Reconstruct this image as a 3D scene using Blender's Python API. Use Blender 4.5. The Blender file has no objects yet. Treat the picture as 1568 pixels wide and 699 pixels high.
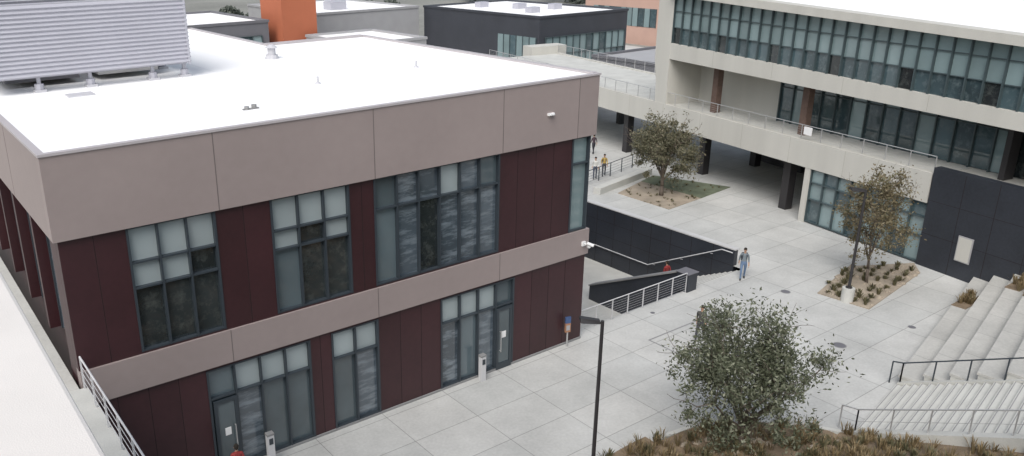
import bpy, math, random
import numpy as np
from mathutils import Vector, Matrix
S=bpy.context.scene
COL=S.collection
# ------------------------------------------------------------ materials
def newmat(name):
    m=bpy.data.materials.new(name);m.use_nodes=True
    nt=m.node_tree;return m,nt,nt.nodes['Principled BSDF']
def N(nt,t,**k):
    n=nt.nodes.new(t)
    for a,b in k.items():setattr(n,a,b)
    return n
def mat(name,col,rough=.7,var=.12,scale=.6,metal=0,bump=0,spec=.5,fine=25,streak=False,isl=0):
    m,nt,p=newmat(name);L=nt.links
    g=N(nt,'ShaderNodeNewGeometry')
    mp=N(nt,'ShaderNodeMapping');L.new(g.outputs['Position'],mp.inputs['Vector'])
    if streak: mp.inputs['Scale'].default_value=(3,3,.25)
    n1=N(nt,'ShaderNodeTexNoise');n1.inputs['Scale'].default_value=scale;n1.inputs['Detail'].default_value=6
    n2=N(nt,'ShaderNodeTexNoise');n2.inputs['Scale'].default_value=fine;n2.inputs['Detail'].default_value=3
    L.new(mp.outputs[0],n1.inputs['Vector']);L.new(g.outputs['Position'],n2.inputs['Vector'])
    a=N(nt,'ShaderNodeMath',operation='ADD');L.new(n1.outputs[0],a.inputs[0])
    b=N(nt,'ShaderNodeMath',operation='MULTIPLY');L.new(n2.outputs[0],b.inputs[0]);b.inputs[1].default_value=.5
    L.new(b.outputs[0],a.inputs[1])
    r=N(nt,'ShaderNodeMapRange');L.new(a.outputs[0],r.inputs['Value'])
    r.inputs['From Min'].default_value=.45;r.inputs['From Max'].default_value=1.05
    r.inputs['To Min'].default_value=1-var;r.inputs['To Max'].default_value=1+var
    sc=r.outputs[0]
    if isl:
        q=N(nt,'ShaderNodeMath',operation='MULTIPLY_ADD');L.new(g.outputs['Random Per Island'],q.inputs[0]);q.inputs[1].default_value=2*isl;q.inputs[2].default_value=-isl
        q2=N(nt,'ShaderNodeMath',operation='ADD');L.new(q.outputs[0],q2.inputs[0]);L.new(sc,q2.inputs[1]);sc=q2.outputs[0]
    mx=N(nt,'ShaderNodeVectorMath',operation='SCALE');mx.inputs[0].default_value=col[:3];L.new(sc,mx.inputs['Scale'])
    L.new(mx.outputs[0],p.inputs['Base Color'])
    p.inputs['Roughness'].default_value=rough;p.inputs['Metallic'].default_value=metal
    p.inputs['Specular IOR Level'].default_value=spec
    if bump:
        bp=N(nt,'ShaderNodeBump');bp.inputs['Strength'].default_value=bump;bp.inputs['Distance'].default_value=.02
        L.new(n2.outputs[0],bp.inputs['Height']);L.new(bp.outputs[0],p.inputs['Normal'])
    return m
def paving(name,c1,c2,cm,bw,bh,mortar=.018,rot=0,stain=.18):
    m,nt,p=newmat(name);L=nt.links
    g=N(nt,'ShaderNodeNewGeometry');mp=N(nt,'ShaderNodeMapping');L.new(g.outputs['Position'],mp.inputs['Vector'])
    mp.inputs['Rotation'].default_value=(0,0,rot)
    br=N(nt,'ShaderNodeTexBrick');br.offset=0;br.squash=1
    for k,v in (('Color1',(*c1,1)),('Color2',(*c2,1)),('Mortar',(*cm,1)),('Scale',1),('Mortar Size',mortar),('Mortar Smooth',.3),('Bias',0),('Brick Width',bw),('Row Height',bh)):
        br.inputs[k].default_value=v
    L.new(mp.outputs[0],br.inputs['Vector'])
    n1=N(nt,'ShaderNodeTexNoise');n1.inputs['Scale'].default_value=.35;n1.inputs['Detail'].default_value=8;n1.inputs['Roughness'].default_value=.65
    n2=N(nt,'ShaderNodeTexNoise');n2.inputs['Scale'].default_value=9;n2.inputs['Detail'].default_value=5
    L.new(g.outputs['Position'],n1.inputs['Vector']);L.new(g.outputs['Position'],n2.inputs['Vector'])
    a=N(nt,'ShaderNodeMath',operation='MULTIPLY_ADD');L.new(n2.outputs[0],a.inputs[0]);a.inputs[1].default_value=.4;L.new(n1.outputs[0],a.inputs[2])
    r=N(nt,'ShaderNodeMapRange');L.new(a.outputs[0],r.inputs['Value'])
    r.inputs['From Min'].default_value=.45;r.inputs['From Max'].default_value=.95
    r.inputs['To Min'].default_value=1-stain;r.inputs['To Max'].default_value=1+stain*.5
    mx=N(nt,'ShaderNodeVectorMath',operation='SCALE');L.new(br.outputs['Color'],mx.inputs[0]);L.new(r.outputs[0],mx.inputs['Scale'])
    L.new(mx.outputs[0],p.inputs['Base Color']);p.inputs['Roughness'].default_value=.8
    return m
def glass(name,col,rough=.06,ior=1.7,var=.5,painted_refl=None,refl_sc=(1,1,1),rng=(.5,.75)):
    m,nt,p=newmat(name);L=nt.links
    g=N(nt,'ShaderNodeNewGeometry')
    n1=N(nt,'ShaderNodeTexNoise');n1.inputs['Scale'].default_value=.5;n1.inputs['Detail'].default_value=3
    L.new(g.outputs['Position'],n1.inputs['Vector'])
    a=N(nt,'ShaderNodeMath',operation='MULTIPLY_ADD');L.new(g.outputs['Random Per Island'],a.inputs[0]);a.inputs[1].default_value=.5;L.new(n1.outputs[0],a.inputs[2])
    r=N(nt,'ShaderNodeMapRange');L.new(a.outputs[0],r.inputs['Value'])
    r.inputs['From Min'].default_value=.35;r.inputs['From Max'].default_value=1.15
    r.inputs['To Min'].default_value=1-var;r.inputs['To Max'].default_value=1+var
    mx=N(nt,'ShaderNodeVectorMath',operation='SCALE');mx.inputs[0].default_value=col;L.new(r.outputs[0],mx.inputs['Scale'])
    outc=mx.outputs[0]
    if painted_refl:  # lighter noise blotches mixed into the pane colour to imitate reflections
        mp=N(nt,'ShaderNodeMapping');mp.inputs['Scale'].default_value=refl_sc;L.new(g.outputs['Position'],mp.inputs['Vector'])
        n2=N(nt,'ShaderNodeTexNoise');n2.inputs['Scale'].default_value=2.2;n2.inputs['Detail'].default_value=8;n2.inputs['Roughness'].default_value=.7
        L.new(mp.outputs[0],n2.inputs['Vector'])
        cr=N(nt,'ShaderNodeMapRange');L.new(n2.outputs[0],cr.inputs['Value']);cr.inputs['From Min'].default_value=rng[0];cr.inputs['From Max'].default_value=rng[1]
        mm=N(nt,'ShaderNodeMix',data_type='RGBA');L.new(cr.outputs[0],mm.inputs[0]);L.new(outc,mm.inputs[6]);mm.inputs[7].default_value=(*painted_refl,1);outc=mm.outputs[2]
    L.new(outc,p.inputs['Base Color']);p.inputs['Roughness'].default_value=rough;p.inputs['IOR'].default_value=ior
    return m
def leafmat(name,c1,c2,c3=None):
    m,nt,p=newmat(name);L=nt.links
    g=N(nt,'ShaderNodeNewGeometry')
    cr=N(nt,'ShaderNodeValToRGB');L.new(g.outputs['Random Per Island'],cr.inputs[0])
    cr.color_ramp.elements[0].color=(*c1,1);cr.color_ramp.elements[1].color=(*c2,1)
    if c3: e=cr.color_ramp.elements.new(.8);e.color=(*c2,1);cr.color_ramp.elements[-1].color=(*c3,1)
    L.new(cr.outputs[0],p.inputs['Base Color']);p.inputs['Roughness'].default_value=.6
    t=N(nt,'ShaderNodeBsdfTranslucent');L.new(cr.outputs[0],t.inputs[0])
    mx=N(nt,'ShaderNodeMixShader');mx.inputs[0].default_value=.3
    o=nt.nodes['Material Output'];L.new(p.outputs[0],mx.inputs[1]);L.new(t.outputs[0],mx.inputs[2]);L.new(mx.outputs[0],o.inputs[0])
    return m
M={}
M['pave']=paving('concrete_paving',(.52,.52,.50),(.465,.47,.455),(.27,.27,.26),3.0,2.0,stain=.24)
M['conc']=mat('concrete',(.50,.50,.47),.8,.14,.8,bump=.2)
M['concdk']=mat('concrete_dark',(.24,.24,.24),.8,.15)
M['seat']=paving('seat_concrete',(.49,.485,.455),(.44,.435,.41),(.26,.26,.25),2.4,60,.015,stain=.24)
M['taupe']=mat('taupe_panel',(.298,.247,.237),.5,.07,.25,fine=3,isl=.035)
M['maroon']=mat('maroon_panel',(.040,.0135,.0165),.42,.22,.5,fine=6,isl=.13)
M['seam']=mat('panel_seam',(.15,.125,.12),.8)
M['seamdk']=mat('panel_seam_dark',(.014,.007,.008),.8)
M['cap']=mat('metal_coping',(.44,.41,.42),.45,.05)
M['roof']=mat('white_roof_membrane',(.9,.9,.9),.8,.015,.3)
M['roofseam']=mat('roof_seam',(.83,.83,.84),.8,.03)
M['ventgrey']=mat('vent_paint',(.50,.50,.53),.6,.04)
M['parapet']=mat('cream_stucco',(.66,.63,.60),.9,.06,2,fine=160,bump=.12)
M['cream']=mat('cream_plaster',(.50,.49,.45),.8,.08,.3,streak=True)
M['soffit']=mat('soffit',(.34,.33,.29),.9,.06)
M['black']=mat('black_tile',(.026,.030,.039),.45,.3,.5,fine=8,isl=.1)  # black lifted in the base colour in place of air haze
M['blackfar']=mat('black_cladding_hazed',(.047,.051,.062),.5,.15,.5,fine=8)  # black cladding paled in its colour to stand in for distance haze
M['blackcap']=mat('light_coping',(.5,.5,.5),.7)
M['frame']=mat('window_frame_dark',(.034,.044,.054),.4,.05)
M['framet']=mat('curtain_wall_mullion',(.055,.078,.085),.4,.05)
M['gdark']=glass('glass_dark',(.022,.028,.030),ior=1.8,painted_refl=(.08,.09,.085))  # light mottling in the colour stands for reflected trees
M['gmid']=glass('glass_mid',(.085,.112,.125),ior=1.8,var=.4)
M['gpaintrefl']=glass('glass_painted_reflection',(.06,.078,.095),ior=1.9,var=.5,painted_refl=(.17,.205,.235),refl_sc=(.35,.35,1.6),rng=(.47,.62))  # stretched streaks painted into the colour imitate reflected roof lines
M['gblind']=glass('glass_blind',(.32,.37,.38),.12,var=.12)
M['gteal']=glass('glass_teal',(.20,.27,.28),ior=1.8,var=.22)
M['gteal2']=glass('glass_teal_dark',(.055,.088,.10),ior=1.8,painted_refl=(.14,.18,.19))  # mottled reflection painted into the dark teal colour
M['steel']=mat('galvanised_steel',(.5,.5,.5),.4,.05,metal=.5)
M['railw']=mat('rail_steel',(.56,.56,.57),.5,.05)
M['white']=mat('white_paint',(.78,.78,.78),.5,.03)
M['louver']=mat('louver_metal',(.42,.42,.47),.5,.05)
M['pole']=mat('dark_bronze',(.03,.028,.03),.5,.1)
M['soil']=mat('mulch_soil',(.20,.15,.10),.95,.45,1.5,fine=30,bump=.8)
M['gravel']=mat('gravel',(.33,.28,.22),.95,.3,1.0,fine=30,bump=.8)
M['lawn']=mat('lawn',(.13,.15,.10),.95,.35,1.2,fine=20)
M['bark']=mat('bark',(.13,.105,.085),.9,.3,3,bump=.8)
M['orange']=mat('orange_plaster',(.42,.13,.065),.8,.06)
M['pink']=mat('pink_plaster',(.50,.33,.27),.8,.06)
M['grey']=mat('grey_plaster',(.34,.34,.35),.8,.08)
M['dkgrey']=mat('dark_grey_plaster',(.09,.09,.10),.8,.1)
M['dkgreyf']=mat('dark_grey_plaster_hazed',(.14,.14,.155),.8,.1)  # far-wall haze mixed into the dark grey colour; near caps reuse it
M['brick']=mat('brown_column',(.12,.078,.062),.8,.25,3)
M['blue']=mat('blue_paint',(.05,.09,.20),.5)
M['redor']=mat('orange_paint',(.33,.17,.10),.5)
M['ground']=mat('distant_ground',(.22,.22,.2),.95,.3,.05,fine=1)
M['leafA']=leafmat('leaf_olive',(.075,.09,.05),(.18,.195,.13),(.33,.34,.25))
M['leafB']=leafmat('leaf_autumn',(.13,.105,.055),(.24,.20,.12),(.13,.14,.075))
M['leafC']=leafmat('leaf_mixed',(.10,.105,.06),(.20,.185,.12),(.28,.24,.16))
M['leafD']=leafmat('leaf_dark',(.02,.032,.015),(.06,.075,.035))
M['leafH']=leafmat('leaf_distant_hazed',(.09,.105,.09),(.16,.18,.15))  # greyed, paler greens: haze put into the leaf colour
M['grass']=leafmat('dry_grass',(.15,.11,.055),(.33,.25,.14),(.14,.14,.07))
M['grassG']=leafmat('green_tuft',(.09,.095,.05),(.21,.18,.10))
# ------------------------------------------------------------ mesh builder
class MB:
    def __init__(s): s.v=[];s.f=[];s.m=[];s.mats=[]
    def mi(s,m):
        m=M[m] if isinstance(m,str) else m
        if m not in s.mats: s.mats.append(m)
        return s.mats.index(m)
    def poly(s,vs,fs,m):
        o=len(s.v);s.v+= [tuple(v) for v in vs];k=s.mi(m)
        for f in fs: s.f.append([o+i for i in f]);s.m.append(k)
    def box(s,x0,x1,y0,y1,z0,z1,m,zt=None):
        a,b=(z0,z1) if zt is None else zt
        vs=[(x0,y0,z0),(x1,y0,a),(x1,y1,a),(x0,y1,z0),(x0,y0,z1),(x1,y0,b),(x1,y1,b),(x0,y1,z1)]
        s.poly(vs,[(0,3,2,1),(4,5,6,7),(0,1,5,4),(1,2,6,5),(2,3,7,6),(3,0,4,7)],m)
    def prism(s,pts,z0,z1,m):
        n=len(pts)
        s.poly([(p[0],p[1],z0) for p in pts]+[(p[0],p[1],z1) for p in pts],[tuple(range(n))[::-1],tuple(range(n,2*n))]+[(i,(i+1)%n,n+(i+1)%n,n+i) for i in range(n)],m)
    def cyl(s,p0,p1,r0,r1=None,m='steel',n=8,cap=True):
        r1=r0 if r1 is None else r1
        p0=Vector(p0);p1=Vector(p1);d=(p1-p0)
        if d.length<1e-6:return
        d.normalize();a=d.orthogonal().normalized();b=d.cross(a)
        vs=[p0+(a*math.cos(t)+b*math.sin(t))*r0 for t in [2*math.pi*i/n for i in range(n)]]+[p1+(a*math.cos(t)+b*math.sin(t))*r1 for t in [2*math.pi*i/n for i in range(n)]]
        fs=[(i,(i+1)%n,n+(i+1)%n,n+i) for i in range(n)]
        if cap: fs+=[tuple(range(n))[::-1],tuple(range(n,2*n))]
        s.poly(vs,fs,m)
    def sph(s,c,r,m,n=8,zs=(-1,1)):
        c=Vector(c);r=Vector(r) if not isinstance(r,(int,float)) else Vector((r,r,r));k=n//2+1;vs=[];fs=[]
        for j in range(k+1):
            ph=math.asin(zs[0])+(math.asin(zs[1])-math.asin(zs[0]))*j/k
            for i in range(n):
                t=2*math.pi*i/n;vs.append((c.x+r.x*math.cos(ph)*math.cos(t),c.y+r.y*math.cos(ph)*math.sin(t),c.z+r.z*math.sin(ph)))
        for j in range(k):
            for i in range(n):fs.append((j*n+i,j*n+(i+1)%n,(j+1)*n+(i+1)%n,(j+1)*n+i))
        s.poly(vs,fs,m)
    def build(s,name,parent=None,smooth=False,bevel=0,loc=None,rotz=0):
        me=bpy.data.meshes.new(name);me.from_pydata(s.v,[],s.f);me.update()
        for m in s.mats: me.materials.append(m)
        me.polygons.foreach_set('material_index',s.m)
        if smooth: me.polygons.foreach_set('use_smooth',[True]*len(s.f))
        o=bpy.data.objects.new(name,me);COL.objects.link(o)
        if parent:o.parent=parent
        if bevel:
            b=o.modifiers.new('b','BEVEL');b.width=bevel;b.segments=2;b.limit_method='ANGLE'
        if loc:o.location=loc
        o.rotation_euler[2]=rotz
        return o
def empty(name,loc=(0,0,0),rotz=0):
    e=bpy.data.objects.new(name,None);COL.objects.link(e);e.location=loc;e.rotation_euler[2]=rotz;e.empty_display_size=.3;return e
def window(mb,x0,x1,z0,z1,cols,rows,yp,cell,fr='frame',mw=.06,depth=.14,proud=.03):
    zs=[z0]+list(rows)+[z1];dx=(x1-x0)/cols
    for i in range(cols):
        for j in range(len(zs)-1):
            mb.box(x0+i*dx+mw*.3,x0+(i+1)*dx-mw*.3,yp+depth,yp+depth+.03,zs[j]+mw*.3,zs[j+1]-mw*.3,cell(i,j))
    for i in range(cols+1):
        w=mw*(1.3 if i in(0,cols) else 1)
        mb.box(x0+i*dx-w/2,x0+i*dx+w/2,yp-proud,yp+depth+.05,z0-mw/2,z1+mw/2,fr)
    for k,z in enumerate(zs):
        for i in range(cols):
            mb.box(x0+i*dx+mw/2+.01,x0+(i+1)*dx-mw/2-.01,yp-proud+.012,yp+depth+.045,z-mw/2,z+mw/2,fr)
rnd=random.Random(7)
# ------------------------------------------------------------ main building
B=empty('campus_building')
X0,X1,Y0=4.1,26.1,24.4
mb=MB()
def pbox(mb,xa,xb,z0,z1,m,seams):
    e=[xa]+[s for s in seams if xa+.05<s<xb-.05]+[xb]
    for i in range(len(e)-1): mb.box(e[i],e[i+1],Y0,Y0+.35,z0,z1,m)
def wallstrip(mb,wins,z0,z1,xa,xb,m,seams):
    x=xa
    for (a,b,za,zb) in wins:
        if a>x: pbox(mb,x,a,z0,z1,m,seams)
        if za>z0: mb.box(a,b,Y0,Y0+.35,z0,za,m)
        if zb<z1: mb.box(a,b,Y0,Y0+.35,zb,z1,m)
        x=b
    if x<xb: pbox(mb,x,xb,z0,z1,m,seams)
up=[(6.1,8.9,5.6,9.75),(10.9,13.9,5.6,9.75),(15.0,20.9,5.6,9.75)]
lo=[(8.1,12.0,.12,4.15),(12.95,14.95,.12,4.15),(18.0,21.85,.12,4.15)]
s1=[5.1,9.9,14.45,21.9,22.9,23.9];s2=[5.1,6.1,7.1,12.45,16,17,22.9,23.9,24.9]
wallstrip(mb,up,5.5,9.8,X0,25.0,'maroon',s1)
wallstrip(mb,lo,0,4.3,X0,X1,'maroon',s2)
for x in s1: mb.box(x-.01,x+.01,Y0-.004,Y0+.01,5.5,9.8,'seamdk')
for x in s2: mb.box(x-.01,x+.01,Y0-.004,Y0+.01,0.05,4.3,'seamdk')
mb.box(X0,X1,Y0-.05,Y0+.0,-.02,.1,'concdk')
mb.build('maroon_wall',B)
mb=MB()
e=[X0-.14,9.05,14.97,20.97,25.1,X1+.14]
for i in range(5): mb.box(e[i],e[i+1],Y0-.14,Y0+.35,9.8,12.35,'taupe')
for x in e[1:-1]: mb.box(x-.015,x+.015,Y0-.145,Y0-.12,9.8,12.34,'seam')
e=[X0,9.05,14.97,20.97,X1+.1]
for i in range(4): mb.box(e[i],e[i+1],Y0-.1,Y0+.35,4.3,5.5,'taupe')
for x in e[1:-1]: mb.box(x-.015,x+.015,Y0-.105,Y0-.09,4.3,5.5,'seam')
mb.box(X0-.14,X0+.05,Y0+.36,55,9.8,12.35,'taupe')
mb.box(X1-.05,X1+.14,Y0+.36,43,9.8,12.35,'taupe')
mb.box(19.8,X1+.14,43.01,43.3,0,12.35,'taupe')
mb.box(19.7,19.9,43.31,55,0,12.35,'taupe')
mb.box(X0-.14,19.9,55.01,55.3,0,12.35,'taupe')
for y in (30,36,42,48): mb.box(X0-.145,X0-.12,y-.015,y+.015,9.8,12.34,'seam')
mb.build('taupe_parapet',B)
mb=MB()
mb.box(X0-.18,X1+.18,Y0-.18,Y0+.04,12.36,12.44,'cap')
mb.box(X0-.18,X0+.04,Y0+.05,55.35,12.36,12.44,'cap')
mb.box(X1-.1,X1+.18,Y0+.05,43.35,12.36,12.46,'cap')
mb.box(19.7,X1-.11,43.05,43.35,12.36,12.5,'cap')
mb.box(19.7,19.95,43.36,55.35,12.36,12.44,'cap')
mb.box(X0+.05,19.69,55.1,55.35,12.36,12.44,'cap')
mb.build('coping',B)
mb=MB()
mb.prism([(X0+.041,Y0+.041),(X1-.101,Y0+.041),(X1-.101,43.04),(19.69,43.04),(19.69,55.08),(X0+.041,55.08)],12.0,12.37,'roof')
for x in np.arange(6,26,2.6): mb.box(x-.03,x+.03,Y0+.4,(43 if x>19.5 else 55),12.37,12.374,'roofseam')
mb.build('roof_membrane',B)
mb=MB()
mb.box(X0,X0+.3,Y0+.36,25.6,0,9.8,'maroon')
mb.box(X0+.5,X0+.8,25.6,55,0,9.8,'maroon')
for y in np.arange(26.4,52,3.2):
    mb.box(X0+.42,X0+.5,y,y+2.0,5.3,9.4,'gpaintrefl')
    for k in (0,1,2): mb.box(X0+.36,X0+.42,y+k*1.0-.03,y+k*1.0+.03,5.3,9.4,'frame')
    mb.box(X0+.05,X0+.5,y+2.4,y+2.7,5.2,9.8,'maroon')
mb.box(X1-.3,X1-.02,25.4,43,-3.0,4.3,'maroon');mb.box(X1-.3,X1-.02,25.4,43,4.31,5.5,'taupe');mb.box(X1-.3,X1-.02,25.4,43,5.51,9.8,'maroon')
mb.box(X1-.3,X1-.02,Y0+.36,25.4,-3,4.3,'maroon')
mb.box(X0,X1,Y0+.36,Y0+.4,9.7,9.79,'frame')
mb.build('side_walls',B)
mb=MB()
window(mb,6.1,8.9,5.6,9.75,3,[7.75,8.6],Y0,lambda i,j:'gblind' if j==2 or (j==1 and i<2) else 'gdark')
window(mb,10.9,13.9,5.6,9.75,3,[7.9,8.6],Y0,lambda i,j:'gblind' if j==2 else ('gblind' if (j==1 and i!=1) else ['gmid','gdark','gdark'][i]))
window(mb,15.0,20.9,5.6,9.75,6,[8.55],Y0,lambda i,j:['gmid','gpaintrefl','gpaintrefl','gblind','gpaintrefl','gmid'][i] if j==1 else ['gmid','gpaintrefl','gdark','gpaintrefl','gpaintrefl','gpaintrefl'][i])
window(mb,8.1,12.0,.12,4.15,4,[3.05],Y0,lambda i,j:['gmid','gblind','gblind','gblind'][i] if j==1 else ['gmid','gpaintrefl','gmid','gmid'][i])
window(mb,12.95,14.95,.12,4.15,2,[3.05],Y0,lambda i,j:'gblind' if j==1 else ['gmid','gpaintrefl'][i])
window(mb,18.0,21.85,.12,4.15,4,[3.05],Y0,lambda i,j:['gblind','gblind','gblind','gmid'][i] if j==1 else ['gpaintrefl','gmid','gpaintrefl','gmid'][i])
window(mb,25.0,26.0,5.55,9.75,1,[8.6],Y0,lambda i,j:'gteal')
mb.box(X1-.12,X1-.08,Y0+.2,25.38,5.55,9.75,'gteal')
mb.build('windows',B)
def door(x0,x1,zt,hinge):
    d=MB();y=Y0-.02
    d.box(x0+.04,x0+.16,y-.05,y+.03,.02,zt,'frame');d.box(x1-.16,x1-.04,y-.05,y+.03,.02,zt,'frame')
    d.box(x0+.16,x1-.16,y-.05,y+.03,zt-.14,zt,'frame');d.box(x0+.16,x1-.16,y-.05,y+.03,.02,.3,'frame')
    d.box(x0+.16,x1-.16,y-.01,y+.01,.3,zt-.14,'gmid')
    hx=x0+.22 if hinge else x1-.22
    d.cyl((hx,y-.13,.9),(hx,y-.13,1.9),.02,m='steel');d.cyl((hx,y-.13,.95),(hx,y-.03,.95),.015);d.cyl((hx,y-.13,1.85),(hx,y-.03,1.85),.015)
    d.box((x0+x1)/2-.11,(x0+x1)/2+.11,y-.03,y-.015,1.5,1.8,'white')
    d.build('glass_door',B)
door(8.15,9.1,2.95,False);door(20.87,21.8,2.95,True)
mb=MB();mb.box(23.3,23.62,Y0-.24,Y0-.14,11.0,11.1,'white');mb.box(23.34,23.58,Y0-.3,Y0-.24,11.02,11.07,'white');mb.build('wall_light',B)
mb=MB();mb.box(25.75,25.95,Y0-.18,Y0-.1,4.75,4.95,'white');mb.cyl((25.85,Y0-.18,4.87),(25.9,Y0-.42,4.83),.03,m='white')
mb.cyl((25.75,Y0-.42,4.98),(25.98,Y0-.6,4.86),.075,m='white',n=10);mb.sph((25.9,Y0-.42,4.8),.1,'white',10);mb.build('security_camera')
SC=empty('rooftop_mechanical_screen')
mb=MB()
def screen(p0,p1,z0,z1):
    n=16;h=(z1-z0)/n;dx=p1[0]-p0[0];dy=p1[1]-p0[1];L=math.hypot(dx,dy);nx,ny=dy/L,-dx/L
    for k in range(n):
        a=z0+k*h
        for (o0,za,o1,zb) in ((0,a,.07,a+h*.35),(.07,a+h*.35,0,a+h)):
            mb.poly([(p0[0]+nx*o0,p0[1]+ny*o0,za),(p1[0]+nx*o0,p1[1]+ny*o0,za),(p1[0]+nx*o1,p1[1]+ny*o1,zb),(p0[0]+nx*o1,p0[1]+ny*o1,zb)],[(0,1,2,3)],'louver')
screen((4.6,35.3),(12.5,35.3),13.0,15.75);screen((12.5,35.3),(12.5,44),13.0,15.75);screen((12.5,44),(4.6,44),13.0,15.75);screen((4.6,44),(4.6,35.3),13,15.75)
mb.box(4.6,12.55,35.32,35.4,15.7,15.8,'louver');mb.box(12.42,12.52,35.25,35.3,12.95,15.8,'louver')
mb.box(4.6,12.55,44.02,44.1,15.7,15.8,'louver')
mb.build('louver_panels',SC)
mb=MB()
for x in (6.3,8.3,10.9,12.3):
    for y in (35.5,38.5):
        mb.box(x-.07,x+.07,y,y+.14,12.37,13.1,'louver');mb.box(x-.22,x+.22,y-.15,y+.3,12.37,12.47,'ventgrey');mb.cyl((x,y+.07,12.4),(x,y+.07,12.7),.18,m='louver')
mb.box(4.7,12.4,35.45,35.6,12.95,13.08,'louver')
mb.build('support_posts',SC)
mb=MB();mb.box(5.3,8.2,37,42,12.6,14.8,'dkgreyf');mb.box(9,11.6,37,42.5,12.6,15.2,'steel')
for k in range(3):mb.cyl((6.7,37.8+k*1.6,14.8),(6.7,37.8+k*1.6,15.1),.6,m='concdk',n=14)
mb.build('air_handling_units',SC)
def roofvent(x,y,kind):
    mb=MB();z=12.37
    if kind==0:
        mb.cyl((x,y,z),(x,y,z+.2),.35,.3,'ventgrey',12);mb.cyl((x,y,z+.2),(x,y,z+.6),.2,.2,'ventgrey',12);mb.cyl((x,y,z+.55),(x,y,z+.7),.32,.1,'ventgrey',12)
    elif kind==1:
        mb.cyl((x-.15,y,z),(x-.15,y,z+.12),.09,m='concdk');mb.cyl((x+.15,y+.05,z),(x+.15,y+.05,z+.15),.1,m='concdk');mb.box(x-.3,x+.3,y-.05,y+.05,z+.01,z+.05,'concdk')
    else:
        mb.cyl((x,y,z),(x,y,z+.07),.14,.08,'ventgrey',10);mb.cyl((x,y,z+.05),(x,y,z+.3),.045,m='ventgrey')
    mb.build('roof_vent')
roofvent(17.7,38.1,0);roofvent(11.5,26.8,1);roofvent(15.9,30,2);roofvent(21.5,31,2)
mb=MB();mb.box(16.6,19,39.2,40.4,12.372,12.5,'roof');mb.box(6.9,7.9,33.4,34.1,12.372,12.42,'ventgrey');mb.build('roof_hatch')
# ------------------------------------------------------------ own building and link deck
mb=MB();mb.box(-.25,.46,-4,16,16.28,16.4,'parapet');mb.box(-.2,.42,-4,16,12,16.279,'parapet');mb.box(-14,-.2,-12,16,0,12.4,'parapet');mb.box(-.2,.42,-12,16,0,12,'parapet')
mb.box(-14,-.201,-12,16,12.401,12.5,'roof')
mb.build('foreground_building',bevel=.02)
mb=MB();mb.box(.43,4.25,2,Y0-.15,4.55,4.99,'conc');mb.box(-3,4.0,Y0-.15,56,4.55,4.99,'conc')
mb.box(-3,4.0,Y0-.1,56,4.991,4.995,'seat')
mb.build('elevated_walkway')
def rail(name,pts,h=1.07,sp=1.5,wires=4,m='steel',rr=.025,wr=.006,pr=.022,pm=None):
    mb=MB();pm=pm or m
    for a,b in zip(pts[:-1],pts[1:]):
        a=Vector(a);b=Vector(b);L=(b-a).length;n=max(1,round(L/sp))
        up=Vector((0,0,1))
        mb.cyl(a+up*h,b+up*h,rr,m=m)
        for k in range(n+1):
            p=a.lerp(b,k/n);mb.box(p.x-pr,p.x+pr,p.y-pr,p.y+pr,p.z-.02,p.z+h-.005,pm)
        for w in range(wires):
            z=up*(h*(w+1)/(wires+1)*.97);mb.cyl(a+z,b+z,wr,m=m,n=4,cap=False)
    return mb.build(name)
rail('metal_railing',[(4.15,Y0-.2,4.99),(4.15,3,4.99)],1.1,1.3,3,'railw',.03,.01,.025)
# ------------------------------------------------------------ ground
hx0,hx1,hy0,hy1=26.08,39.5,25.0,37.5
def sheet(name,xs,ys,z,m):
    me=MB();fs=[];vs=[(x,y,z) for y in ys for x in xs]
    for j in range(3):
        for i in range(3):
            if i==1 and j==1: continue
            fs.append((j*4+i,j*4+i+1,(j+1)*4+i+1,(j+1)*4+i))
    me.poly(vs,fs,m);me.build(name)
sheet('ground',[-600,hx0,hx1,900],[-300,hy0,hy1,1200],0,'ground')
sheet('plaza_pavement',[-20,hx0,hx1,110],[-25,hy0,hy1,110],.004,'pave')
mb=MB()
for (a,b,c,d) in ((28.5,33.4,22.3,22.38),(28.5,28.58,20.6,22.29),(28,31.5,20.5,20.58)):
    mb.box(a,b,c,d,.0045,.008,'concdk')
mb.build('drain_channel')
P=empty('sunken_stairs')
mb=MB();mb.box(26.08,39.5,25.0,37.5,-3.2,-3.0,'conc')
mb.build('lower_landing',P)
mb=MB();mb.box(39.5,39.8,25.6,40,-3,.95,'black');mb.box(39.46,39.86,25.55,40.05,.951,1.02,'blackcap')
mb.box(26.1,39.5,37.5,37.8,-3,.6,'black');mb.box(26.1,39.45,37.45,37.85,.601,.68,'blackcap')
mb.box(26.1,35.0,24.8,25.0,-3,-.003,'black')
for y in np.arange(27,37,1.5): mb.box(39.494,39.5,y-.01,y+.01,-3,.95,'seamdk')
for z in (-2,-1,0): mb.box(39.493,39.5,25.6,37.4,z-.008,z+.008,'seamdk')
mb.build('retaining_wall',P)
mb=MB();mb.box(34.35,35.1,24.75,25.5,0,1.0,'black');mb.box(34.3,35.15,24.7,25.55,1.001,1.04,'dkgreyf')
y0,y1=25.5,31.8
vs=[(34.6,y0,-3),(35.0,y0,-3),(35.0,y0,.9),(34.6,y0,.9),(34.6,y1,-3),(35.0,y1,-3),(35.0,y1,-2.1),(34.6,y1,-2.1)]
mb.poly(vs,[(0,1,2,3),(7,6,5,4),(3,2,6,7),(0,3,7,4),(1,5,6,2)],'black')
vs=[(34.5,y0,.9),(35.1,y0,.9),(35.1,y0,.98),(34.5,y0,.98),(34.5,y1,-2.1),(35.1,y1,-2.1),(35.1,y1,-2.02),(34.5,y1,-2.02)]
mb.poly(vs,[(0,1,2,3),(7,6,5,4),(3,2,6,7),(0,3,7,4),(1,5,6,2)],'concdk')
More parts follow.
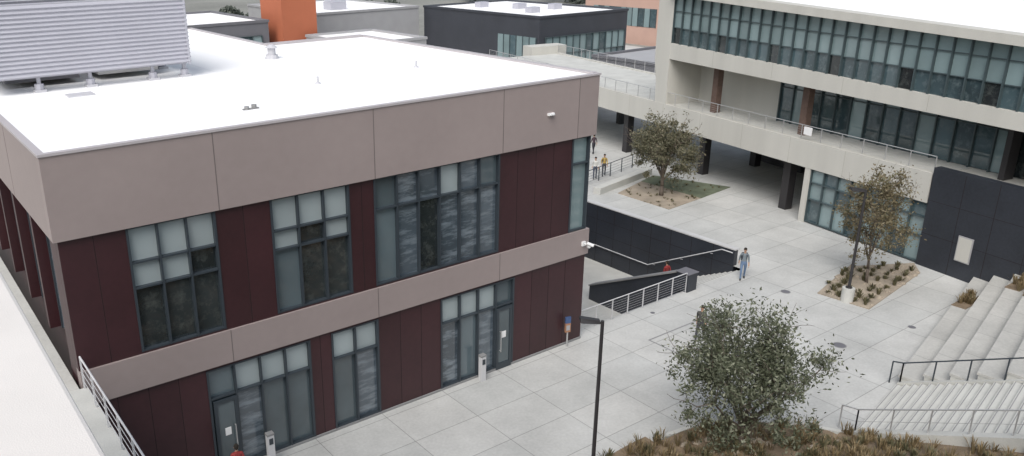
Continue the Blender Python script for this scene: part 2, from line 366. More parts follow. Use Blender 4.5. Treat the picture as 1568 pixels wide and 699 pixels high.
mb.build('stair_side_wall',P)
mb=MB()
n=18
for k in range(n): 
    ya=25.0+k*.35;mb.box(35.0,39.5,ya,ya+.35,-3,-(k+1)*3/n+.0,'conc');mb.box(35.05,39.45,ya+.31,ya+.34,-(k+1)*3/n,-(k+1)*3/n+.004,'concdk')
mb.build('steps',P)
mb=MB()
def hand(pts,m='steel',r=.03):
    for a,b in zip(pts[:-1],pts[1:]): mb.cyl(a,b,r,m=m)
hand([(39.3,25.6,.85),(39.3,26.3,.85),(39.3,31.4,-1.75),(39.3,36,-1.75)],'railw',.03)
for y,z in ((27,.4),(29,-.6),(31,-1.6),(34,-1.75)): mb.cyl((39.3,y,z),(39.5,y,z-.08),.02,m='railw')
mb.build('handrail',P)
rail('cable_railing',[(26.5,24.85,0),(34.35,24.85,0)],1.1,1.1,7,'railw',.026,.005,.022)
# ------------------------------------------------------------ right building and bridge in local frame
RB=empty('glass_lecture_building',(49.5,27.2,0),math.atan2(-.9795,-.2014))
mb=MB()
E=34
pf=[(-16.3,14.0),(-16.3,8.6),(-16.1,7.6),(-15.95,6.9),(-15.9,5.2)]
mb.box(-15.9,-14.6,-.02,14,5.2,14.0,'cream')
mb.poly([(s,-.02,z) for s,z in pf]+[(-15.9,-.02,14.0)]+[(s,14,z) for s,z in pf]+[(-15.9,14,14.0)],[(0,1,2,3,4,5),(11,10,9,8,7,6),(0,6,7,1),(1,7,8,2),(2,8,9,3),(3,9,10,4),(0,5,11,6)],'cream')
def zt(s,a,b): return a+(b-a)*(s+14)/(25.6)
mb.box(-14.6,E,0,.4,8.78,zt(-14.6,9.95,9.3),'cream',(8.1,zt(E,9.95,9.3)))
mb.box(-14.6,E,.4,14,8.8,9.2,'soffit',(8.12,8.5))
RT=lambda s:14.0-(s+14.6)*.039
mb.box(-14.6,E,-.5,.5,RT(-14.6)-.5,RT(-14.6),'cream',(RT(E)-.5,RT(E)));mb.box(-14.6,E,.51,16,RT(-14.6)-.5,RT(-14.6)-.02,'roof',(RT(E)-.5,RT(E)-.02))
mb.box(-14.6,-6.6,3.2,3.6,5.2,8.8,'cream')
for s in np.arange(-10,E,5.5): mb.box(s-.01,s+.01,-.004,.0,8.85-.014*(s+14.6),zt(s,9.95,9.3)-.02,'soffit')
mb.build('cream_frame',RB)
mb=MB()
s=-14.6;k=0;st=.95
while s<E-1:
    zb=zt(s,9.95,9.3);ztop=RT(s)-.5
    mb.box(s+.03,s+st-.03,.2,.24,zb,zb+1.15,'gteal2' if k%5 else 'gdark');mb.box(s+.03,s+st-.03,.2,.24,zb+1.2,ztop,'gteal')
    mb.box(s-.03,s+.03,.02,.3,zb,ztop,'framet');mb.box(s+.05,s+st-.05,.1,.28,zb+1.15,zb+1.2,'framet')
    mb.box(s+.05,s+st-.05,.1,.28,zb+2.35,zb+2.4,'framet')
    s+=st;k+=1
mb.build('upper_glazing',RB)
mb=MB();s=-6.5;k=0
while s<E-1:
    zc=8.78-.014*(s+14.6)
    for (a,b) in ((5.25,7.6),(7.65,zc)):
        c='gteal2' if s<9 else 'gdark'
        if s<9 and (k%4==1 or (a>6 and k%3)) :c='gteal' if k%2 else 'gmid'
        mb.box(s+.03,s+1.12,3.25,3.3,a,b,c)
    mb.box(s-.04,s+.04,3.1,3.4,5.2,zc,'framet');mb.box(s+.05,s+1.1,3.15,3.36,7.6,7.65,'framet');s+=1.15;k+=1
mb.build('terrace_glazing',RB)
mb=MB()
mb.box(-.75,-.35,-.02,12,0,3.6,'cream');mb.box(7.6,E,-.02,.5,0,5.65,'black');mb.box(7.6,E,.51,14,4.6,5.2,'cream')
for s in np.arange(9.4,E,1.8): mb.box(s-.01,s+.01,-.026,.0,0,5.6,'seamdk')
for z in (1.9,3.8): mb.box(7.6,E,-.025,.0,z-.008,z+.008,'seamdk')
mb.box(-14,-9,9,14,0,3.6,'dkgrey');mb.box(-8.9,-.8,13,13.4,0,3.6,'dkgrey');mb.box(-.35,7.6,8,8.4,0,3.6,'dkgrey')
mb.build('ground_floor_walls',RB)
mb=MB();window(mb,-.35,7.6,.1,3.55,8,[1.6,2.7],.1,lambda i,j:'gteal' if (i+j)%3 else 'gteal2','framet');mb.build('ground_floor_glazing',RB)
mb=MB();
for s in (-10.8,-2.6): mb.box(s-.25,s+.25,1.2,1.7,5.2,8.75,'brick')
mb.box(9.6,9.9,2.2,3.0,5.2,8.4,'pole');mb.build('terrace_columns',RB)
mb=MB();mb.box(9.7,10.5,-.09,-.03,1.0,2.4,'grey');mb.box(9.75,10.45,-.1,-.091,1.05,2.35,'cream');mb.build('wall_sign',RB)  # light sign panel on the black wall
BR=empty('pedestrian_bridge',(49.5,27.2,0),math.atan2(-.9795,-.2014))
mb=MB();mb.box(-44,7.55,0,9,4.6,5.2,'cream');mb.box(-44,7.55,-.05,.35,3.6,5.3,'cream');mb.box(-44,-16.4,8.7,9.1,3.8,5.3,'cream')
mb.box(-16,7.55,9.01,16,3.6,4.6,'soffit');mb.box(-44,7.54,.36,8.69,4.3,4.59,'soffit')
mb.box(-44,7.54,.36,8.69,5.201,5.21,'conc')
for s in np.arange(-40,7,4.2): mb.box(s-.01,s+.01,-.054,-.05,3.6,5.3,'soffit')
mb.build('deck',BR)
mb=MB()
for s,w in ((-20.5,1.2),(-12.2,2.2),(-3.0,1.2),(-20.5,7.5),(-30,1.2),(-30,7.5),(-12.2,7.5)):
    mb.box(s-.3,s+.3,w-.3,w+.3,0,4.35,'pole')
mb.build('columns',BR)
def lrail(name,s0,s1,w,h=.9):
    r=rail(name,[(s0,w,5.3),(s1,w,5.3)],h,1.5,5,'steel',.025,.006,.02);r.parent=BR
lrail('front_railing',-44,7.5,.15);lrail('back_railing',-44,-16.4,8.9)
mb=MB();mb.box(-1.3,-.7,-.0,.05,5.65,6.15,'white');mb.build('notice_board',BR)
mb=MB();mb.box(-46,-44.02,5.5,10,0,6.1,'cream');mb.build('bridge_abutment',BR)
# ------------------------------------------------------------ background buildings
def bld(name,x0,x1,y0,y1,h,wall,roof='roof',wx=(),wy=(),r=.6):
    e=empty(name);m=MB();m.box(x0,x1,y0,y1,0,h,wall);m.build('walls',e)
    m=MB();m.box(x0+.3,x1-.3,y0+.3,y1-.3,h+.001,h+.05,roof)
    for a in ((x0-.1,x1+.1,y0-.1,y0+.3),(x0-.1,x1+.1,y1-.3,y1+.1),(x0-.1,x0+.3,y0+.31,y1-.31),(x1-.3,x1+.1,y0+.31,y1-.31)): m.box(*a,h+.002,h+.3,wall)
    m.build('roof',e);m=MB()
    for (a,b,za,zb) in wx:
        n=max(1,int((b-a)/1.2));window(m,a,b,za,zb,n,[(za+zb)/2],y0-.2,lambda i,j:'gteal' if rnd.random()<r else 'gteal2','framet')
    for (a,b,za,zb) in wy:
        n=max(1,int((b-a)/1.2));d=(b-a)/n
        for i in range(n):
            m.box(x0-.06,x0-.02,a+i*d+.06,a+(i+1)*d-.06,za,zb,'gteal' if rnd.random()<r else 'gteal2');m.box(x0-.14,x0-.01,a+i*d-.05,a+i*d+.05,za,zb,'framet')
    if wx or wy:m.build('windows',e)
    return e
bld('black_office_building',73,89,78,103,8,'blackfar',wx=[(74,88.5,1.2,5.6)],wy=[(78.5,86,1.2,5.6)],r=.75)
bld('white_roof_building',55,72,103,126,8,'grey',wy=[(104,116,2.0,6.5)],r=.3)
bld('orange_tower',44.9,49.6,93,99,15,'orange')
bld('grey_low_building',47.5,57,80,92,6.6,'grey')
bld('glass_pavilion',29,43.5,94,112,8.5,'dkgreyf',wx=[(30,42.5,3,7)])
bld('dark_grey_annex',70,92,50,66,4.8,'dkgreyf',roof='grey')
bld('pink_building',112,140,90,108,9.5,'pink',wy=[(92,106,3,6)])
bld('terracotta_wing',98,116,70,80,5.2,'pink',roof='pink')
m=MB()
for (x,y) in ((77,84),(80,90),(83,86),(78,96)): m.box(x,x+1.6,y,y+1.2,8.05,8.8,'louver')
for (x,y) in ((60,108),(64,115)): m.box(x,x+2.6,y,y+2.2,8.05,9.2,'louver')
m.build('rooftop_units')
# ------------------------------------------------------------ amphitheatre terraces
T=empty('amphitheatre_terraces',(0,0,0))
mb=MB();x0,x1=33.7,49.0
sl=(16.5-13.6)/(47.3-33.7)
for k in range(12):
    def yy(x,k=k): return 13.6+(x-33.7)*sl-k*.9
    ya0,ya1=yy(x0),yy(x1);z=(k+1)*.45
    mb.prism([(x0,ya0-.9),(x1,ya1-.9),(x1,ya1),(x0,ya0)],0,z-.1,'conc')
    o=.05;mb.prism([(x0-.02,ya0-.9+o),(x1,ya1-.9+o),(x1,ya1+o),(x0-.02,ya0+o)],z-.099,z,'seat')
mb.build('seat_steps',T)
mb=MB();x0,x1=28.9,33.4
for k in range(36):
    ya0=12.75-k*.3+.0;ya1=13.55-k*.3;z=(k+1)*.15
    mb.prism([(x0,ya0-.3),(x1,ya1-.3),(x1,ya1),(x0,ya0)],0,z,'conc')
    mb.prism([(x0,ya0-.06),(x1,ya1-.06),(x1,ya1-.03),(x0,ya0-.03)],z+.001,z+.004,'concdk')
mb.build('stair_flight',T)
mb=MB()
for xx,yb,w in ((28.65,12.7,.22),(33.56,13.55,.12)):
    vs=[(xx-w,yb,0),(xx+w,yb,0),(xx+w,yb-11,0),(xx-w,yb-11,0),(xx-w,yb,.2),(xx+w,yb,.2),(xx+w,yb-11,5.6),(xx-w,yb-11,5.6)]
    mb.poly(vs,[(0,3,2,1),(4,5,6,7),(0,1,5,4),(1,2,6,5),(2,3,7,6),(3,0,4,7)],'conc')
mb.build('cheek_walls',T)
rail('stair_railing',[(33.56,13.9,0),(33.56,13.5,.1),(33.56,3,5.35)],1.0,1.3,0,'frame',.03,.008,.022).parent=T
rail('stair_railing',[(28.65,13.3,0),(28.65,12.7,.1),(28.65,2,5.45)],1.0,1.3,1,'steel',.03,.008,.02).parent=T
# ------------------------------------------------------------ planting
def tufts(name,pts,h=.4,nb=16,w=.02,m='grass',spread=.25,seed=0):
    r=np.random.RandomState(seed);V=[];F=[];i=0
    for (x,y,z) in pts:
        hh=h*r.uniform(.5,1.35);sp=spread*r.uniform(.7,1.2)
        for k in range(nb):
            a=r.uniform(0,2*np.pi);l=r.uniform(.2,1);dx,dy=np.cos(a),np.sin(a);bx,by=x+dx*sp*.3*l,y+dy*sp*.3*l
            tx,ty=x+dx*sp*l*1.3,y+dy*sp*l*1.3;px,py=-dy*w,dx*w;H=hh*(1.15-.5*l)
            V+=[(bx-px,by-py,z-.01),(bx+px,by+py,z-.01),((bx+tx)/2+px,(by+ty)/2+py,z+H*.7),((bx+tx)/2-px,(by+ty)/2-py,z+H*.7),(tx,ty,z+H)]
            F+=[(i,i+1,i+2,i+3),(i+3,i+2,i+4)];i+=5
    me=bpy.data.meshes.new(name);me.from_pydata(V,[],F);me.materials.append(M[m]);o=bpy.data.objects.new(name,me);COL.objects.link(o);return o
def inpoly(x,y,P):
    c=False;j=len(P)-1
    for i in range(len(P)):
        if (P[i][1]>y)!=(P[j][1]>y) and x<(P[j][0]-P[i][0])*(y-P[i][1])/(P[j][1]-P[i][1])+P[i][0]: c=not c
        j=i
    return c
def scatter(P,n,seed,zf=lambda x,y:0.02,clump=False):
    r=random.Random(seed);xs=[p[0] for p in P];ys=[p[1] for p in P];o=[]
    while len(o)<n:
        x=r.uniform(min(xs),max(xs));y=r.uniform(min(ys),max(ys))
        if clump and math.sin(x*2.1+math.sin(y*1.7)*1.5)*math.cos(y*1.9+x*.6)<r.uniform(-1.1,.35): continue
        if inpoly(x,y,P):o.append((x,y,zf(x,y)))
    return o
def bedz(x,y): return .08+max(0,12.5-y)*.42*min(1,max(0,(x-18)/8))+.12*math.sin(x*1.1)*math.cos(y*.9)*0.6+.06
bedP=[(17.5,17.0),(21,16.9),(24.2,16.5),(26.3,15.4),(27.6,14.1),(28.4,12.9),(28.4,0),(8,0),(8,15)]
mb=MB();g=.5;nx,ny=42,36;vs=[];fs=[]
for j in range(ny):
    for i in range(nx):
        vs.append((8+i*g,0+j*g,bedz(8+i*g,j*g)))
for j in range(ny-1):
    for i in range(nx-1):
        cx,cy=8+(i+.5)*g,(j+.5)*g
        if inpoly(cx,cy,bedP):fs.append((j*nx+i,j*nx+i+1,(j+1)*nx+i+1,(j+1)*nx+i))
mb.poly(vs,fs,'soil');mb.build('planting_bed',smooth=True)
tufts('dry_grass',scatter(bedP,2300,3,lambda x,y:bedz(x,y)-.02,True),.42,14,.016,'grass',.3,1)
tufts('green_groundcover',scatter(bedP,500,33,lambda x,y:bedz(x,y)-.02,True),.4,14,.03,'grassG',.3,12)
mb=MB()
for i in range(len(bedP)-4):
    a,b=bedP[i],bedP[i+1];d=Vector((b[0]-a[0],b[1]-a[1],0)).normalized();nn=Vector((-d.y,d.x,0))*.09
    mb.poly([(a[0]-nn.x,a[1]-nn.y,0),(a[0]+nn.x,a[1]+nn.y,0),(b[0]+nn.x,b[1]+nn.y,0),(b[0]-nn.x,b[1]-nn.y,0),(a[0]-nn.x,a[1]-nn.y,.13),(a[0]+nn.x,a[1]+nn.y,.13),(b[0]+nn.x,b[1]+nn.y,.13),(b[0]-nn.x,b[1]-nn.y,.13)],[(4,7,6,5),(0,1,5,4),(1,2,6,5),(2,3,7,6),(3,0,4,7)],'conc')
mb.build('kerb')
PL=[(39.7,20.7),(44.5,21.7),(47.9,19.8),(46.7,18.9),(39.9,18.1)]
mb=MB();mb.prism(PL,.0,.05,'gravel');mb.build('planter_bed')
rj=random.Random(77);sp=[]
for i in range(12):
    for j in range(5):
        x=40.1+i*.6+rj.uniform(-.16,.16);y=18.5+i*.075+j*.62+rj.uniform(-.14,.14)
        if inpoly(x,y,PL) and rj.random()<.88: sp.append((x,y,.04))
tufts('shrub_row',sp,.32,22,.03,'grassG',.25,2)
PG=[(44.9,39.1),(50.6,40.6),(52.6,35.1),(44.8,34.4)]
mb=MB();mb.prism([(44.9,39.1),(48.6,40.1),(48.6,34.7),(44.8,34.4)],0,.04,'gravel');mb.prism([(48.61,40.1),(50.6,40.6),(52.6,35.1),(48.61,34.7)],0,.05,'lawn');mb.build('tree_planter')
tufts('ground_cover',scatter(PG,60,8),.16,10,.02,'grassG',.2,5)
mb=MB()
def rocks(mb,P,n,seed,s=.14,zf=lambda x,y:.02):
    r=random.Random(seed)
    for (x,y,z) in scatter(P,n,seed,zf): mb.sph((x,y,z+.03),(s*r.uniform(.5,1.4),s*r.uniform(.5,1.4),s*r.uniform(.4,.8)),'gravel',6)
rocks(mb,PL,60,9);rocks(mb,[(20,16.2),(24,15.8),(27.5,13.3),(27.5,12.5),(22,15)],22,10,.16,bedz);mb.build('garden_rocks')
mb=MB();mb.poly([(43.6,39.6,0),(50.8,40.9,0),(50.7,41.5,0),(43.5,40.2,0),(43.6,39.6,.5),(50.8,40.9,.5),(50.7,41.5,.5),(43.5,40.2,.5)],[(4,5,6,7),(0,1,5,4),(1,2,6,5),(2,3,7,6),(3,0,4,7)],'conc');mb.build('concrete_bench',bevel=.03)
mb=MB();pp=[]
for (xa,xb,k) in ((42.6,44.4,0),(44.6,46.6,2),(43.0,44.8,3),(46.8,48.5,4),(44.5,46.2,5)):
    yb=13.6+((xa+xb)/2-33.7)*sl-k*.9;z=(k+1)*.45
    mb.box(xa,xb,yb-.75,yb-.1,z+.002,z+.03,'soil');r=random.Random(k)
    for q in range(16): pp.append((r.uniform(xa,xb),r.uniform(yb-.7,yb-.15),z+.03))
mb.build('grass_pocket');tufts('terrace_grass',pp,.42,18,.016,'grass',.28,9)
def tree(name,loc,H,R,cz,nleaf,leaf,lm,seed,trunk_r=.12,fork=.3,nl=9,sz=1.0,dens=1.0,cone=0,up=.12):
    r=np.random.RandomState(seed);e=empty(name,loc);mb=MB();tips=[]
    rx,rz=R
    base=Vector((0,0,0));top=Vector((r.uniform(-.1,.1),r.uniform(-.1,.1),H*fork))
    mid=base.lerp(top,.5)+Vector((.06,.03,0))
    mb.cyl(base,mid,trunk_r*1.25,trunk_r,'bark',8);mb.cyl(mid,top,trunk_r,trunk_r*.85,'bark',8)
    def limb(p,d,L,rad,lev):
        q=p+d*L*.55+Vector(r.normal(0,.05*L,3));e2=q+(d+Vector(r.normal(0,.22,3))).normalized()*L*.5
        mb.cyl(p,q,rad,rad*.75,'bark',5,False);mb.cyl(q,e2,rad*.75,rad*.45,'bark',5,False)
        tips.append((q,.7 if lev<2 else 1));tips.append((e2,1))
        if lev<3:
            for k in range(3):
                dd=(d+Vector(r.normal(0,.6,3))+Vector((0,0,up))).normalized()
                limb(q if k==0 else e2,dd,L*.62,rad*.5,lev+1)
    for k in range(nl):
        a=2*math.pi*k/nl+r.uniform(-.3,.3);el=r.uniform(.35,1.3)
        tgt=Vector((math.cos(a)*math.cos(el)*rx*.8,math.sin(a)*math.cos(el)*rx*.8,cz+rz*.85*math.sin(el)-rz*.15))
        st=base.lerp(top,r.uniform(.6,1));d=(tgt-st);limb(st,d.normalized(),d.length*.62,trunk_r*.5,1)
    mb.build('trunk_and_limbs',e,True)
    cl=[];wts=[]
    for (p,w) in tips:
        cl.append(p);wts.append(w)
    for k in range(int(40*dens)):
        v=r.normal(0,1,3);v/=np.linalg.norm(v);v*=r.uniform(.35,1)**.5
        cl.append(Vector((v[0]*rx*.9,v[1]*rx*.9,cz+v[2]*rz*.95)));wts.append(1.0)
    cl=np.array([list(c) for c in cl]);wts=np.array(wts)
    rel=(cl[:,2]-cz)/rz;rr=rx*(1-cone*np.clip(rel,-1,1))
    d=np.sqrt((cl[:,0]/rr)**2+(cl[:,1]/rr)**2+rel**2);keep=d<1.08+r.uniform(-.25,.14,len(d));cl=cl[keep];rel=rel[keep];wts=wts[keep]*r.uniform(.05,1.7,keep.sum())**1.5*(1-.35*rel);wts/=wts.sum()
    idx=r.choice(len(cl),nleaf,p=wts);sg=r.uniform(.1,.32,len(cl))*sz
    P=cl[idx]+r.normal(0,1,(nleaf,3))*sg[idx][:,None]
    P[:,2]=np.maximum(P[:,2],.3)
    A=r.normal(0,1,(nleaf,3));A/=np.linalg.norm(A,axis=1)[:,None];Bv=np.cross(A,r.normal(0,1,(nleaf,3)));Bv/=np.linalg.norm(Bv,axis=1)[:,None]
    l=leaf*r.uniform(.6,1.3,nleaf)[:,None]
    V=np.stack([P-A*l,P+Bv*l*.42,P+A*l,P-Bv*l*.42],1).reshape(-1,3)
    me=bpy.data.meshes.new('foliage');me.vertices.add(len(V));me.vertices.foreach_set('co',V.ravel())
    me.loops.add(len(V));me.loops.foreach_set('vertex_index',np.arange(len(V),dtype=np.int32))
    me.polygons.add(nleaf);me.polygons.foreach_set('loop_start',np.arange(0,len(V),4,dtype=np.int32));me.update(calc_edges=True);me.validate()
    me.materials.append(M[lm]);o=bpy.data.objects.new('foliage',me);COL.objects.link(o);o.parent=e
    return e
tree('olive_tree',(24.3,14.6,.1),5.8,(3.0,2.95),2.85,19000,.078,'leafA',11,.09,.2,15,.95,1.2,.15,.2)
tree('young_tree',(43.0,19.9,.05),6.4,(1.95,3.05),3.5,7500,.08,'leafB',5,.07,.25,9,.95,1,.35)
tree('plaza_tree',(46.9,36.8,.05),6.0,(2.3,2.8),3.3,13000,.095,'leafC',8,.13,.22,10,1.0,1.2,.1)
for i,(x,y) in enumerate(((12,4),(18,3),(24,2),(31,-3),(38,-4))):
    tree('campus_tree',(x,y,bedz(x,y) if x<28 else 5),5.5 if x<26 else 6.5,(2.4,2.2),3.2,5000,.16,'leafD',20+i,.12,.25,7,1.3)
def treemass(name,boxes,n,leaf,lm,seed):
    r=np.random.RandomState(seed);P=[]
    for (x0,x1,y0,y1,h,k) in boxes:
        for q in range(k):
            c=np.array([r.uniform(x0,x1),r.uniform(y0,y1),h*r.uniform(.35,.7)]);R=h*r.uniform(.3,.45)
            v=r.normal(0,1,(n,3));v/=np.linalg.norm(v,axis=1)[:,None];v*=(r.uniform(.4,1.05,n)**.5)[:,None];P.append(c+v*np.array([R,R,R*1.1]))
    P=np.concatenate(P);P[:,2]=np.abs(P[:,2]);m=len(P)
    A=r.normal(0,1,(m,3));A/=np.linalg.norm(A,axis=1)[:,None];Bv=np.cross(A,r.normal(0,1,(m,3)));Bv/=np.linalg.norm(Bv,axis=1)[:,None]
    l=leaf*r.uniform(.6,1.3,m)[:,None];V=np.stack([P-A*l,P+Bv*l*.6,P+A*l,P-Bv*l*.6],1).reshape(-1,3)
    me=bpy.data.meshes.new(name);me.vertices.add(len(V));me.vertices.foreach_set('co',V.ravel());me.loops.add(len(V));me.loops.foreach_set('vertex_index',np.arange(len(V),dtype=np.int32))
    me.polygons.add(m);me.polygons.foreach_set('loop_start',np.arange(0,len(V),4,dtype=np.int32));me.update(calc_edges=True);me.validate();me.materials.append(M[lm]);o=bpy.data.objects.new(name,me);COL.objects.link(o)
treemass('distant_trees',[(15,34,115,130,9,12),(60,100,150,165,6,12),(150,200,150,200,11,16)],650,.5,'leafH',3)
# ------------------------------------------------------------ lamps, bollards, signs
def lamp(loc,hd,foot):
    e=empty('street_lamp',loc);mb=MB()
    z0=0
    if foot: mb.cyl((0,0,0),(0,0,.75),.3,.3,'conc',16);z0=.75
    mb.cyl((0,0,z0),(0,0,z0+.06),.16,.16,'pole',12);mb.cyl((0,0,z0+.05),(0,0,5.95),.075,.06,'pole',10)
    d=Vector((math.cos(hd),math.sin(hd),0));n=Vector((-d.y,d.x,0))
    mb.cyl((0,0,5.85),tuple(d*.3+Vector((0,0,5.95))),.04,.04,'pole',8)
    a=d*.1;b=d*.75
    def P(o,s,z): return tuple(o+n*s+Vector((0,0,z)))
    mb.poly([P(a,-.1,5.86),P(a,.1,5.86),P(b,.2,5.95),P(b,-.2,5.95),P(a,-.07,6.0),P(a,.07,6.0),P(b,.12,6.1),P(b,-.12,6.1)],[(0,3,2,1),(4,5,6,7),(0,1,5,4),(1,2,6,5),(2,3,7,6),(3,0,4,7)],'pole')
    mb.build('pole_and_head',e,bevel=.01)
lamp((18.97,16.77,0),math.atan2(.56,-.83),False)
lamp((40.0,19.3,0),math.atan2(.56,-.83),True)
def bollard(x,y):
    mb=MB();mb.box(-.13,.13,-.1,.1,0,1.15,'railw');mb.box(-.14,.14,-.11,.11,1.151,1.24,'concdk');mb.box(-.08,.08,-.115,-.1,.8,1.05,'frame')
    mb.build('access_post',bevel=.015,loc=(x,y,0))
bollard(19.9,24.05);bollard(10.0,24.0)
mb=MB();mb.cyl((0,0,0),(0,0,1.0),.04,m='steel');mb.box(-.13,.13,-.05,.05,.75,1.2,'redor');mb.box(-.13,.13,-.05,.05,1.201,1.5,'blue');mb.box(-.09,.09,-.058,-.05,.85,1.1,'grey');mb.build('information_sign',loc=(25.0,24.15,0),rotz=-.3)
for (x,y,rr) in ((35.1,16.9,.3),(39.6,15.9,.18),(38.6,21.8,.25),(31,24.2,.12),(34,22,.12)):
    mb=MB();mb.cyl((x,y,.004),(x,y,.012),rr,m='concdk',n=20);mb.cyl((x,y,.012),(x,y,.015),rr*.85,m='dkgreyf',n=20);mb.build('manhole_cover')
# ------------------------------------------------------------ people
PM={}
def pm(c):
    if c not in PM: PM[c]=mat('cloth_%d'%len(PM),c,.85,.15,4)
    return PM[c]
def person(loc,heading,top,leg,hair=(.02,.015,.01),skin=(.42,.25,.17),stride=.25,h=1.76,pack=None,fwdarm=0):
    e=empty('person',loc,heading);k=h/1.78;e.scale=(k,k,k)
    J={};Ed=[];Rd=[];T=[]
    def v(n,p,r,t):J[n]=len(Rd);Rd.append((p,r));T.append(t)
    def ed(*a):
        for x,y in zip(a[:-1],a[1:]):Ed.append((J[x],J[y]))
    v('pel',(0,0,.96),(.145,.105),1);v('waist',(0,0,1.1),(.13,.095),0);v('chest',(0,.01,1.3),(.165,.11),0);v('nb',(0,0,1.46),(.075,.07),0)
    v('nk',(0,.015,1.53),(.05,.05),2);v('jaw',(0,.03,1.6),(.062,.072),2);v('hd',(0,.025,1.68),(.078,.095),2);v('ht',(0,.015,1.755),(.045,.055),2)
    ed('pel','waist','chest','nb','nk','jaw','hd','ht')
    for sd,n in ((1,'R'),(-1,'L')):
        st=stride*sd;ar=-stride*sd*.8
        v('sh'+n,(.175*sd,0,1.42),(.062,.06),0);v('el'+n,(.225*sd,-.03+ar*.4,1.13),(.043,.043),0)
        v('wr'+n,(.235*sd,.05+ar*.9+fwdarm,.9+abs(fwdarm)*.5),(.028,.03),2);v('pa'+n,(.235*sd,.07+ar+fwdarm,.83+abs(fwdarm)*.5),(.02,.04),2)
        ed('chest','sh'+n,'el'+n,'wr'+n,'pa'+n)
        v('hp'+n,(.095*sd,0,.88),(.09,.095),1);v('kn'+n,(.1*sd,st*.55+.03,.5),(.06,.062),1);v('an'+n,(.1*sd,st-.02,.1 if st>=0 else .14),(.045,.045),1)
        v('ft'+n,(.1*sd,st+.05,.05),(.045,.045),3);v('to'+n,(.115*sd,st+.17,.035),(.042,.03),3)
        ed('pel','hp'+n,'kn'+n,'an'+n,'ft'+n,'to'+n)
    me=bpy.data.meshes.new('body');me.from_pydata([p for p,_ in Rd],Ed,[]);o=bpy.data.objects.new('body_tmp',me);COL.objects.link(o)
    sk=o.modifiers.new('s','SKIN');sk.use_smooth_shade=True
    for i,(p,r) in enumerate(Rd):
        d=me.skin_vertices[0].data[i];d.radius=r;d.use_root=(i==0)
    o.modifiers.new('ss','SUBSURF').levels=2
    dg=bpy.context.evaluated_depsgraph_get();m2=bpy.data.meshes.new_from_object(o.evaluated_get(dg));bpy.data.objects.remove(o)
    mats=[pm(top),pm(leg),pm(skin),pm((.03,.03,.03))];m2.materials.clear()
    for m in mats:m2.materials.append(m)
    co=np.array([p for p,_ in Rd])
    for p in m2.polygons:
        c=np.array(p.center);best=9;t=0
        for a,b in Ed:
            A,B2=co[a],co[b];u=np.clip(np.dot(c-A,B2-A)/np.dot(B2-A,B2-A),0,1);d=np.linalg.norm(c-A-u*(B2-A))
            if d<best: best=d;t=T[b] if u>.5 or T[b]==T[a] else T[a]
        p.material_index=t;p.use_smooth=True
    b=bpy.data.objects.new('body',m2);COL.objects.link(b);b.parent=e
    mb=MB();sk_=pm(skin);hr=pm(hair);dk=pm((.02,.02,.02))
    for sd,n in ((1,'R'),(-1,'L')):
        p=Vector(Rd[J['pa'+n]][0])
        for f in range(4):
            a=p+Vector((0,-.03+f*.02,-.03));L=(.032,.038,.042,.036)[f];q=a+Vector((-.006*sd,.004,-L));mb.cyl(a,q,.009,.008,sk_,6);mb.cyl(q,q+Vector((-.012*sd,.004,-L*.7)),.008,.006,sk_,6)
        a=p+Vector((0,.03,.01));mb.cyl(a,a+Vector((-.01*sd,.03,-.03)),.011,.009,sk_,6);mb.cyl(a+Vector((-.01*sd,.03,-.03)),a+Vector((-.015*sd,.035,-.055)),.009,.007,sk_,6)
        mb.sph((.078*sd,.02,1.655),(.012,.022,.032),sk_,6);mb.sph((.03*sd,.108,1.675),(.012,.008,.008),dk,6)
    mb.cyl((0,.1,1.68),(0,.128,1.645),.008,.014,sk_,6);mb.box(-.022,.022,.095,.103,1.607,1.614,pm((.3,.1,.09)))
    mb.sph((0,.005,1.70),(.088,.1,.09),hr,12,(-.15,1));mb.sph((0,-.03,1.665),(.082,.07,.09),hr,12)
    mb.build('head_details_and_hands',e,True)
    if pack:
        mb=MB();mb.box(-.15,.15,-.27,-.1,1.0,1.42,pm(pack));mb.box(-.11,.11,-.32,-.271,1.03,1.25,pm(pack))
        for sd in(1,-1): mb.cyl((.1*sd,-.1,1.43),(.1*sd,.09,1.42),.022,m=pm(pack));mb.cyl((.1*sd,.09,1.42),(.12*sd,.11,1.2),.022,m=pm(pack));mb.cyl((.12*sd,.11,1.2),(.14*sd,-.1,1.08),.015,m=pm(pack))
        mb.build('backpack',e,bevel=.03)
    return e
def face(dx,dy): return math.atan2(dy,dx)-math.pi/2
person((38.3,24.2,0),face(-.8,-.6),(.16,.19,.21),(.12,.18,.28),pack=(.03,.035,.05),stride=.2,h=1.82)
person((30.3,20.9,0),face(-.9,-.3),(.07,.07,.065),(.05,.05,.06),stride=.25,h=1.85)
person((36.0,27.4,-1.17),face(.1,1),(.25,.03,.03),(.03,.03,.04),stride=.12)
person((8.46,23.3,0),face(.2,1),(.3,.04,.04),(.03,.03,.04),stride=.15)
person((47.6,43.0,0),face(-.7,-.7),(.4,.28,.08),(.05,.05,.06),stride=.2,pack=(.04,.04,.05))
person((46.4,42.8,0),face(-.7,-.7),(.55,.55,.52),(.06,.07,.1),stride=.15)
person((52.0,48.3,0),face(.3,1),(.06,.04,.05),(.03,.03,.04),stride=.2)
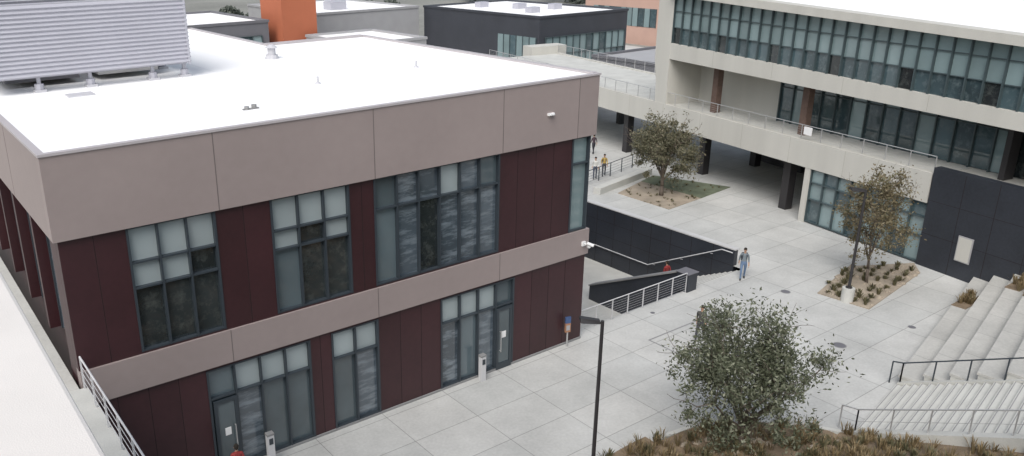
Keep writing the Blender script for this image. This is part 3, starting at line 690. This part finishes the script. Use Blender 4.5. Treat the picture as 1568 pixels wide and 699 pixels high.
rail('plaza_railing',[(43,41.6,0),(56,44.2,0)],1.1,1.6,4,'frame',.03,.01,.025)
# ------------------------------------------------------------ light, sky, camera
W=bpy.data.worlds.new('World');S.world=W;W.use_nodes=True;nt=W.node_tree
bg=nt.nodes['Background'];sky=nt.nodes.new('ShaderNodeTexSky');sky.sky_type='NISHITA';sky.sun_disc=False
EL=math.radians(50);AZ=math.radians(215)
sky.sun_elevation=EL;sky.sun_rotation=math.radians(90)-AZ;sky.air_density=1.5;sky.dust_density=4;sky.ozone_density=2
hs=nt.nodes.new('ShaderNodeHueSaturation');hs.inputs['Saturation'].default_value=.6
nt.links.new(sky.outputs[0],hs.inputs['Color']);nt.links.new(hs.outputs[0],bg.inputs['Color']);bg.inputs['Strength'].default_value=.15
sd=bpy.data.lights.new('sun','SUN');sd.energy=2.1;sd.angle=math.radians(40);sd.color=(1,.985,.97)
so=bpy.data.objects.new('sun',sd);COL.objects.link(so)
dirv=Vector((math.cos(AZ)*math.cos(EL),math.sin(AZ)*math.cos(EL),math.sin(EL)));so.rotation_euler=dirv.to_track_quat('Z','Y').to_euler();so.location=(0,0,60)
f,p,r_,a,cx=1260.1861,.3406,-.0186,.9793,622.8776
fw=np.array([math.cos(p)*math.cos(a),math.cos(p)*math.sin(a),-math.sin(p)]);r0=np.array([math.sin(a),-math.cos(a),0]);u0=np.cross(r0,fw)
Rr=math.cos(r_)*r0+math.sin(r_)*u0;Uu=-math.sin(r_)*r0+math.cos(r_)*u0
cd=bpy.data.cameras.new('camera');cam=bpy.data.objects.new('camera',cd);COL.objects.link(cam)
mw=Matrix(((Rr[0],Uu[0],-fw[0],0),(Rr[1],Uu[1],-fw[1],0),(Rr[2],Uu[2],-fw[2],18),(0,0,0,1)));cam.matrix_world=mw
cd.sensor_width=36;cd.lens=36*f/1568;cd.shift_x=(784-cx)/1568;cd.clip_end=3000;cd.clip_start=.1
S.camera=cam
S.view_settings.view_transform='Standard';S.view_settings.look='None';S.view_settings.exposure=0
